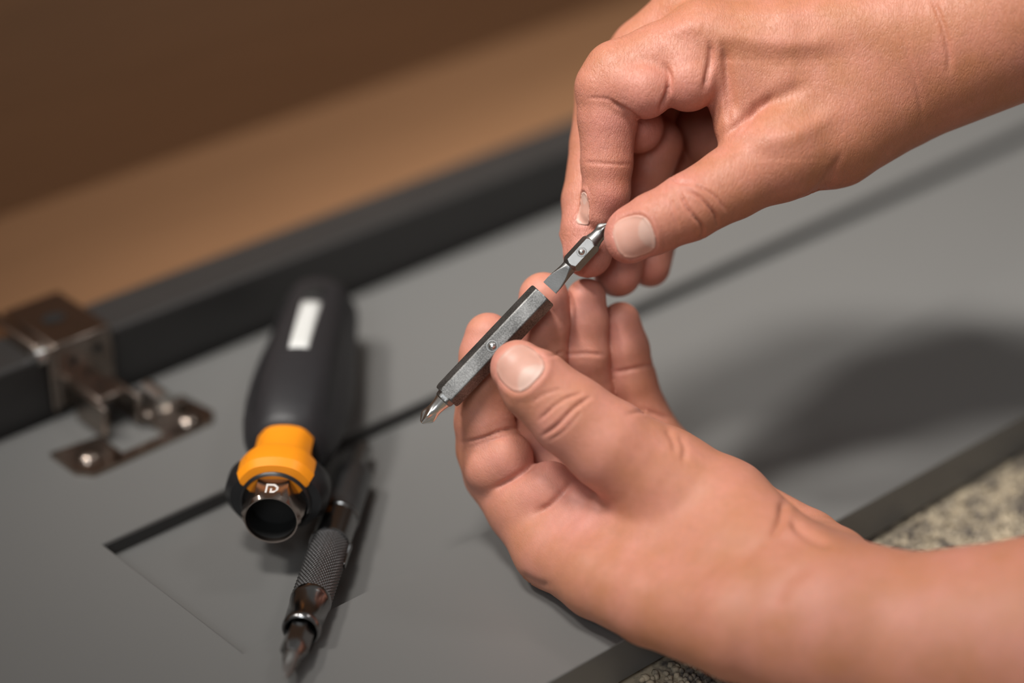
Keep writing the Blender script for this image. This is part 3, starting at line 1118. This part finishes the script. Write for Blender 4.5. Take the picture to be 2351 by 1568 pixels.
def build_hand(H, vox, mat, label):
    V, F, E = mesh_sdf(H, vox)
    Nn = normals(V, F)
    Q = pix(V)
    # which vertices the viewer's side of the hand shows (for sculpting its creases)
    cell = np.floor(Q / 6).astype(int)
    cell -= cell.min(0)
    W = cell[:, 1].max() + 1
    key = cell[:, 0] * W + cell[:, 1]
    zmin = np.full(key.max() + 1, 1e9)
    np.minimum.at(zmin, key, V[:, 2])
    front = (V[:, 2] < zmin[key] + 3.5) & (Nn[:, 2] < 0.25)
    disp = np.zeros(len(V))
    red = np.zeros(len(V))
    for pts, depth, width in H.get('crease', []):
        c = smooth_curve(pts)
        lo, hi = c.min(0) - 40, c.max(0) + 40
        m = np.where(front & (Q > lo).all(1) & (Q < hi).all(1))[0]
        if len(m) == 0:
            continue
        d, t = poly_dist(Q[m], c)
        fade = np.clip(np.minimum(t, 1 - t) * 5 + 0.25, 0, 1)
        w = width * 7.7
        disp[m] -= depth * fade * np.exp(-(d / w) ** 2)
        if width < 1.1:
            red[m] = np.maximum(red[m], 0.10 * fade * np.exp(-(d / (1.8 * w)) ** 2))
        disp[m] += depth * 0.14 * fade * np.exp(-((d - 2.2 * w) / (1.4 * w)) ** 2)
    pink = np.full(len(V), H.get('pink0', 0.3)) + red
    wr = np.full(len(V), H.get('wr0', 0.6))
    for px, py, r, val in H.get('pink', []):
        d = np.linalg.norm(Q - (px, py), axis=1) / r
        pink += val * np.exp(-d ** 2)
    for px, py, r, val in H.get('wrinkle', []):
        d = np.linalg.norm(Q - (px, py), axis=1) / r
        wr += val * np.exp(-d ** 2)
    V = V + Nn * disp[:, None]
    # nails: frames in camera space
    nails = []
    for nl in H.get('nails', []):
        a, b = cp(*nl['root']), cp(*nl['tip'])
        n = np.array(nl['n'], float)
        ax = b - a
        L = np.linalg.norm(ax)
        ax /= L
        n -= ax * (n @ ax)
        n /= np.linalg.norm(n)
        la = np.cross(ax, n)
        r = V - a
        s = (r @ ax) / L
        t = (r @ la) / nl['w']
        nn = r @ n
        m = np.where((s > -0.5) & (s < 1.6) & (np.abs(t) < 1.7) & (nn > -6) & (nn < 14) & (Nn @ n > 0.05))[0]
        se = (s[m] - 0.5) * 2
        rho = (np.abs(se) ** 2.6 + np.abs(t[m]) ** 2.6) ** (1 / 2.6)
        fold = 0.50 * np.exp(-((rho - 1.22) / 0.14) ** 2)
        fold *= np.where(se > 0.75, 0.35, 1.0)
        inner = -0.55 * np.clip((1.04 - rho) / 0.08, 0, 1)
        V[m] += n * (fold + inner)[:, None]
        pink[m] += 0.15 * np.exp(-((rho - 1.1) / 0.3) ** 2)
        nails.append((a, ax, n, la, L, nl))
    Wd = c2w(V)
    me = bpy.data.meshes.new('hand')
    me.vertices.add(len(V))
    me.vertices.foreach_set('co', Wd.reshape(-1))
    me.loops.add(F.size)
    me.loops.foreach_set('vertex_index', F.reshape(-1).astype(np.int32))
    me.polygons.add(len(F))
    me.polygons.foreach_set('loop_start', np.arange(0, F.size, 4, dtype=np.int32))
    me.polygons.foreach_set('use_smooth', np.ones(len(F), bool))
    me.update(calc_edges=True)
    at = me.attributes.new('pink', 'FLOAT', 'POINT')
    at.data.foreach_set('value', np.clip(pink, 0, 1).astype(np.float32))
    at = me.attributes.new('wrinkle', 'FLOAT', 'POINT')
    at.data.foreach_set('value', np.clip(wr, 0, 1).astype(np.float32))
    me.materials.append(mat)
    o = bpy.data.objects.new('hand', me)
    COL.objects.link(o)
    tag(o, label, 'hand')
    bvh = BVHTree.FromPolygons([tuple(v) for v in V], [tuple(int(i) for i in f) for f in F])
    for a, ax, n, la, L, nl in nails:
        nu, nv = 26, 26
        Vv, Lu = [], []
        ok = True
        for i in range(nu + 1):
            for j in range(nv + 1):
                x, y = -1 + 2 * i / nu, -1 + 2 * j / nv
                # square -> superellipse
                k = (abs(x) ** 2.8 + abs(y) ** 2.8) ** (1 / 2.8)
                mx = max(abs(x), abs(y))
                if k > 0:
                    x, y = x * mx / k, y * mx / k
                p = a + ax * L * (0.5 + 0.5 * x) + la * nl['w'] * y
                h = bvh.ray_cast(Vector(p + n * nl.get('start', 14)), Vector(-n), 26)
                Vv.append(np.array(h[0]) if h[0] is not None else None)
                Lu.append(np.clip((0.78 - math.hypot((x + 1.0), y * 0.95)) / 0.07, 0, 1) * 0.8 + 0.5 * np.clip((x - 0.90) / 0.05, 0, 1))
        # shape: smooth arched plate standing just proud of the bed
        good = [v for v in Vv if v is not None]
        if len(good) < len(Vv) * 0.8:
            print('nail ray misses', len(good), len(Vv))
        Vv = [v if v is not None else good[0] for v in Vv]
        X = np.array(Vv).reshape(nu + 1, nv + 1, 3)
        for _ in range(2):
            Y = X.copy()
            Y[1:-1, 1:-1] = (X[:-2, 1:-1] + X[2:, 1:-1] + X[1:-1, :-2] + X[1:-1, 2:]) / 4
            X = Y
        X = X + n * 0.42
        Xw = c2w(X.reshape(-1, 3))
        Ff = [(i * (nv + 1) + j, (i + 1) * (nv + 1) + j, (i + 1) * (nv + 1) + j + 1, i * (nv + 1) + j + 1) for i in range(nu) for j in range(nv)]
        e1 = Xw[Ff[0][1]] - Xw[Ff[0][0]]
        e2 = Xw[Ff[0][3]] - Xw[Ff[0][0]]
        nw = c2w(a + n) - c2w(a)
        if np.cross(e1, e2) @ nw < 0:
            Ff = [f[::-1] for f in Ff]
        ob = pydata('fingernail', Xw, Ff, M_nail, o)
        la_ = ob.data.attributes.new('lunula', 'FLOAT', 'POINT')
        la_.data.foreach_set('value', np.clip(np.array(Lu), 0, 1).astype(np.float32))
        md = ob.modifiers.new('solid', 'SOLIDIFY')
        md.thickness = 0.0005
        md.offset = -1
    print('hand verts', len(V), 'bbox', Wd.min(0), Wd.max(0))
    return o


HCUT = [(cp(1012, 925, 0), cp(1260, 664, 0), 4.35)]
BCUT = [(cp(1262, 661, 0), cp(1397, 515, 0), 2.7)]

LEFT = dict(
    palm=[
        # thumb metacarpal, wrist and forearm
        [(1520, 1105, -8, 15.5), (1640, 1192, -9, 19.0), (1735, 1300, -23, 20.0), (1890, 1432, -40, 23.2), (2100, 1480, -45, 25.6), (2400, 1478, -50, 30), (2900, 1500, -70, 36)],
        # index metacarpal
        [(1268, 1262, 6, 11.0), (1375, 1325, -9, 12.4), (1500, 1382, -23, 13.0), (1700, 1428, -39, 16.9), (1890, 1440, -42, 22.8)],
        # first web and thenar fill
        [(1400, 1205, 1, 12), (1530, 1270, -8, 17), (1660, 1330, -20, 18.8)],
        # remaining metacarpals behind
        [(1362, 1190, 20, 11), (1600, 1300, -12, 14), (1850, 1400, -34, 18.6)],
        [(1450, 1120, 32, 10.2), (1650, 1240, 2, 13), (1860, 1370, -28, 16.6)],
        [(1530, 1062, 36, 10), (1700, 1180, 16, 12), (1848, 1258, 2, 11.7), (1905, 1310, -14, 13.2), (1990, 1420, -38, 18.4)],
    ],
    kp=7.0,
    fingers=[
        dict(chain=[(1190, 845, -11.5, 8.3), (1229, 883, -13.5, 10.4), (1312, 955, -13.5, 11.9), (1400, 1022, -12.5, 13.3), (1520, 1105, -8, 15.5)],
             base=(1560, 1140, -6), reach=26, k=7),
        dict(chain=[(1121, 772, 13, 7.2), (1116, 815, 13.2, 8.0), (1112, 890, 13.5, 8.7), (1112, 970, 15, 9.0), (1122, 1030, 18, 9.8), (1142, 1085, 21, 10.3), (1200, 1165, 16, 11), (1268, 1262, 6, 11.0)],
             bulge=[[(1160, 1052, 12, 8.6), (1130, 1070, 14, 9)], [(1262, 1128, 8, 9.2), (1205, 1160, 12, 10)], [(1338, 1170, 4, 8.8), (1290, 1230, 7, 10.5)]],
             kb=2.2, base=(1290, 1270, 12), reach=24, k=7),
        dict(chain=[(1248, 682, 14, 7.6), (1246, 740, 15, 8.2), (1238, 815, 17, 8.5), (1234, 900, 22, 9), (1236, 1000, 27, 9.8), (1290, 1085, 25, 10.3), (1362, 1190, 20, 11)],
             base=(1390, 1210, 20), reach=24, k=6),
        dict(chain=[(1346, 684, 19, 6.1), (1343, 735, 20, 7.1), (1343, 815, 22, 7.3), (1350, 900, 28, 7.9), (1362, 965, 33, 8.6), (1400, 1040, 34, 9.5), (1450, 1120, 32, 10.2)],
             base=(1470, 1140, 32), reach=22, k=6),
        dict(chain=[(1425, 738, 26, 6.1), (1437, 800, 28, 7.1), (1450, 870, 31, 7.5), (1472, 950, 35, 8.4), (1530, 1062, 36, 10)],
             base=(1545, 1080, 38), reach=22, k=6),
    ],
    cut=HCUT,
    smooth=3,
    pink0=0.38, wr0=0.45,
    pink=[(1110, 760, 90, .35), (1245, 680, 90, .35), (1345, 690, 90, .35), (1430, 750, 90, .3), (1160, 1070, 110, .35), (1290, 1120, 110, .35), (1400, 880, 130, .25), (1230, 830, 90, .15), (1345, 1160, 70, .2)],
    wrinkle=[(1300, 950, 140, .4), (1120, 1000, 150, .3)],
    crease=[
        # thumb knuckle
        ([(1222, 925), (1250, 905), (1290, 893)], 0.35, 0.45),
        ([(1238, 965), (1265, 940), (1300, 915), (1335, 903)], 0.75, 0.45),
        ([(1246, 1000), (1280, 975), (1320, 935), (1355, 912)], 1.0, 0.55),
        ([(1262, 1012), (1300, 985), (1335, 945)], 0.35, 0.4),
        # index joints
        ([(1062, 1017), (1110, 1005), (1150, 990), (1186, 983)], 0.75, 0.5),
        ([(1075, 1028), (1120, 1012), (1170, 1000)], 0.35, 0.5),
        ([(1135, 1122), (1180, 1098), (1226, 1066)], 0.8, 0.8),
        ([(1235, 1178), (1265, 1160), (1295, 1130), (1320, 1098)], 0.7, 0.9),
        # flexion lines of middle, ring, little finger
        ([(1215, 813), (1255, 818), (1296, 808)], 0.45, 0.5),
        ([(1298, 815), (1340, 812), (1386, 815)], 0.5, 0.5),
        ([(1405, 855), (1440, 850), (1505, 835)], 0.5, 0.6),
        ([(1440, 950), (1480, 945), (1540, 962)], 0.6, 0.7),
        # base of thumb and wrist folds
        ([(1530, 985), (1545, 1010), (1552, 1040)], 0.5, 1.0),
        ([(1560, 1000), (1572, 1030), (1570, 1060)], 0.5, 1.0),
        ([(1800, 1150), (1790, 1200), (1770, 1230)], 1.3, 1.2),
        ([(1815, 1195), (1850, 1225), (1900, 1250)], 1.5, 1.2),
        ([(1690, 1290), (1770, 1240), (1850, 1245)], 0.5, 2.0),
        ([(1770, 1395), (1810, 1330), (1870, 1290)], 0.6, 2.4),
        ([(1195, 1320), (1230, 1340), (1260, 1345)], 0.6, 1.2),
    ],
    nails=[
        dict(root=(1228, 876, -24), tip=(1154, 806, -19), w=6.6, n=(-0.08, 0.10, -1)),
        dict(root=(1108, 850, 20), tip=(1120, 745, 20), w=5.5, n=(-0.35, 0, 1)),
        dict(root=(1246, 745, 22), tip=(1248, 650, 20), w=5.8, n=(-0.1, 0, 1)),
        dict(root=(1343, 735, 26), tip=(1346, 660, 24), w=5.2, n=(0.1, 0, 1)),
        dict(root=(1440, 790, 34), tip=(1424, 715, 31), w=4.8, n=(0.2, 0.1, 1)),
    ],
)

RIGHT = dict(
    palm=[
        # thumb side to wrist and forearm
        [(1790, 352, 0, 13.5), (1905, 300, 8, 17.5), (2060, 190, 13, 19.8), (2351, 20, 10, 27), (2850, -180, -6, 34)],
        # index metacarpal
        [(1612, 92, 4, 11.2), (1800, 100, 5, 14), (2050, 90, 10, 20), (2200, 50, 12, 22)],
        # web
        [(1688, 215, 3, 8.4), (1700, 290, 1, 7.6), (1800, 330, 2, 11)],
        [(1660, 140, 4, 10), (1800, 220, 6, 14.5), (1930, 200, 10, 18)],
        # other metacarpals
        [(1592, 25, 20, 11), (1800, -10, 22, 13), (2080, 20, 24, 20)],
        [(1640, 20, 38, 10.5), (1830, -10, 40, 12), (2100, 40, 36, 18)],
        [(1700, 50, 52, 10), (1850, 40, 52, 12), (2100, 60, 42, 18)],
        [(1780, 240, 34, 17), (1960, 200, 30, 20)],
        [(1720, 110, 44, 13), (1640, 290, 46, 12), (1690, 370, 34, 12), (1800, 340, 22, 13)],
    ],
    kp=7.0,
    fingers=[
        dict(chain=[(1445, 549, -8.5, 7.3), (1500, 514, -9.5, 9.0), (1580, 476, -9, 9.9), (1680, 420, -5, 10.8), (1790, 352, 0, 13.5)],
             bulge=[[(1448, 528, -8, 7.0)]], base=(1800, 345, 0), reach=24, k=7),
        dict(chain=[(1373, 489, 8, 5.8), (1392, 440, 7, 7.1), (1393, 375, 6, 7.7), (1395, 270, 5, 8.9), (1394, 202, 4, 9.5), (1418, 172, 4, 10.2), (1515, 138, 4, 11.0), (1612, 92, 4, 11.2)],
             bulge=[[(1480, 206, -2, 8.8), (1440, 198, 0, 9.0)], [(1580, 186, -1.5, 9.2), (1570, 150, 1, 10)]],
             kb=1.6, base=(1640, 90, 4), reach=20, k=7),
        dict(chain=[(1350, 582, 11, 7.4), (1346, 530, 13, 7.6), (1350, 460, 17, 7.9), (1374, 330, 22, 8.6), (1392, 212, 24, 9.5), (1480, 120, 24, 10.4), (1592, 25, 20, 11)],
             bulge=[[(1464, 292, 17, 8.0), (1430, 260, 20, 8)]],
             kb=2.0, base=(1610, 20, 20), reach=22, k=6),
        dict(chain=[(1418, 627, 28, 7.5), (1440, 500, 31, 7.9), (1472, 370, 34, 8.5), (1488, 235, 42, 9.3), (1640, 20, 38, 10.5)],
             bulge=[[(1505, 330, 30, 8.6), (1490, 390, 30, 7.5)]],
             kb=2.0, base=(1650, 20, 38), reach=22, k=6),
        dict(chain=[(1492, 612, 35, 6.5), (1512, 510, 40, 7), (1535, 400, 47, 7.5), (1565, 260, 54, 8.4), (1700, 50, 52, 10)],
             base=(1710, 50, 52), reach=22, k=6),
    ],
    cut=BCUT,
    smooth=3,
    pink0=0.22, wr0=0.85,
    pink=[(1390, 480, 110, .4), (1400, 300, 120, .25), (1480, 210, 100, .35), (1590, 190, 90, .3), (1340, 560, 100, .4), (1420, 630, 100, .4), (1500, 620, 90, .4), (1410, 570, 60, .4), (1480, 330, 120, .4), (1690, 270, 80, .3)],
    wrinkle=[],
    crease=[
        # index
        ([(1405, 236), (1440, 255), (1475, 280)], 0.7, 0.6),
        ([(1350, 225), (1395, 228), (1425, 245)], 0.3, 0.5),
        ([(1528, 150), (1537, 180), (1532, 215), (1515, 255)], 1.2, 0.7),
        ([(1338, 372), (1390, 376), (1450, 378)], 0.35, 0.45),
        ([(1630, 100), (1632, 130), (1626, 165), (1618, 205)], 1.1, 0.8),
        # web fold
        ([(1672, 308), (1700, 280), (1735, 250), (1775, 222)], 1.0, 1.0),
        ([(1660, 100), (1666, 160), (1668, 220), (1674, 295)], 0.6, 0.8),
        ([(1735, 235), (1720, 275), (1698, 310)], 0.35, 0.7),
        # thumb knuckle
        ([(1545, 402), (1552, 415), (1585, 420)], 0.6, 0.5),
        ([(1540, 450), (1545, 490), (1560, 530)], 0.5, 0.4),
        ([(1560, 440), (1580, 480), (1612, 520), (1612, 545)], 1.05, 0.42),
        ([(1580, 435), (1615, 460), (1640, 490), (1648, 515)], 1.05, 0.42),
        ([(1600, 425), (1640, 450), (1668, 485)], 0.6, 0.42),
        ([(1525, 420), (1528, 455), (1535, 480)], 0.3, 0.4),
        # hollows and ridges of the back of the hand
        ([(1700, 285), (1760, 240), (1850, 195)], 1.3, 2.6),
        ([(1668, 110), (1674, 180), (1684, 260)], 0.9, 1.6),
        ([(1640, 75), (1780, 100), (1920, 95)], -0.9, 3.2),
        ([(1540, 78), (1580, 60), (1615, 66)], -0.6, 2.4),
        ([(1720, 330), (1820, 310), (1920, 260)], -0.8, 3.0),
        # wrist
        ([(2140, -5), (2165, 60), (2178, 120), (2180, 165)], 0.7, 0.8),
        ([(2060, 60), (2090, 140), (2110, 220), (2120, 300)], 0.3, 0.8),
        ([(1830, 470), (1880, 430), (1920, 370)], 0.4, 0.9),
        ([(1860, 465), (1905, 420), (1930, 350)], 0.35, 0.9),
    ],
    nails=[
        dict(root=(1500, 532, -18), tip=(1411, 560, -16), w=6.2, n=(-0.10, -0.18, -1)),
        dict(root=(1342, 442, 4), tip=(1331, 515, 5), w=2.2, n=(-1, 0.05, -0.30), start=2.5),
        dict(root=(1298, 545, 18), tip=(1296, 612, 16), w=5.0, n=(-1, -0.1, 0.85), start=6),
        dict(root=(1400, 560, 37), tip=(1395, 640, 35), w=5.2, n=(-0.5, -0.1, 1)),
        dict(root=(1490, 550, 44), tip=(1478, 630, 42), w=4.6, n=(-0.4, -0.1, 1)),
    ],
)

build_hand(LEFT, 0.58, M_skinL, 'left hand and wrist pinching the hexagonal holder, thumbnail on top')
build_hand(RIGHT, 0.58, M_skinR, 'right hand with bent forefinger and thumb pinching a small double-ended bit')
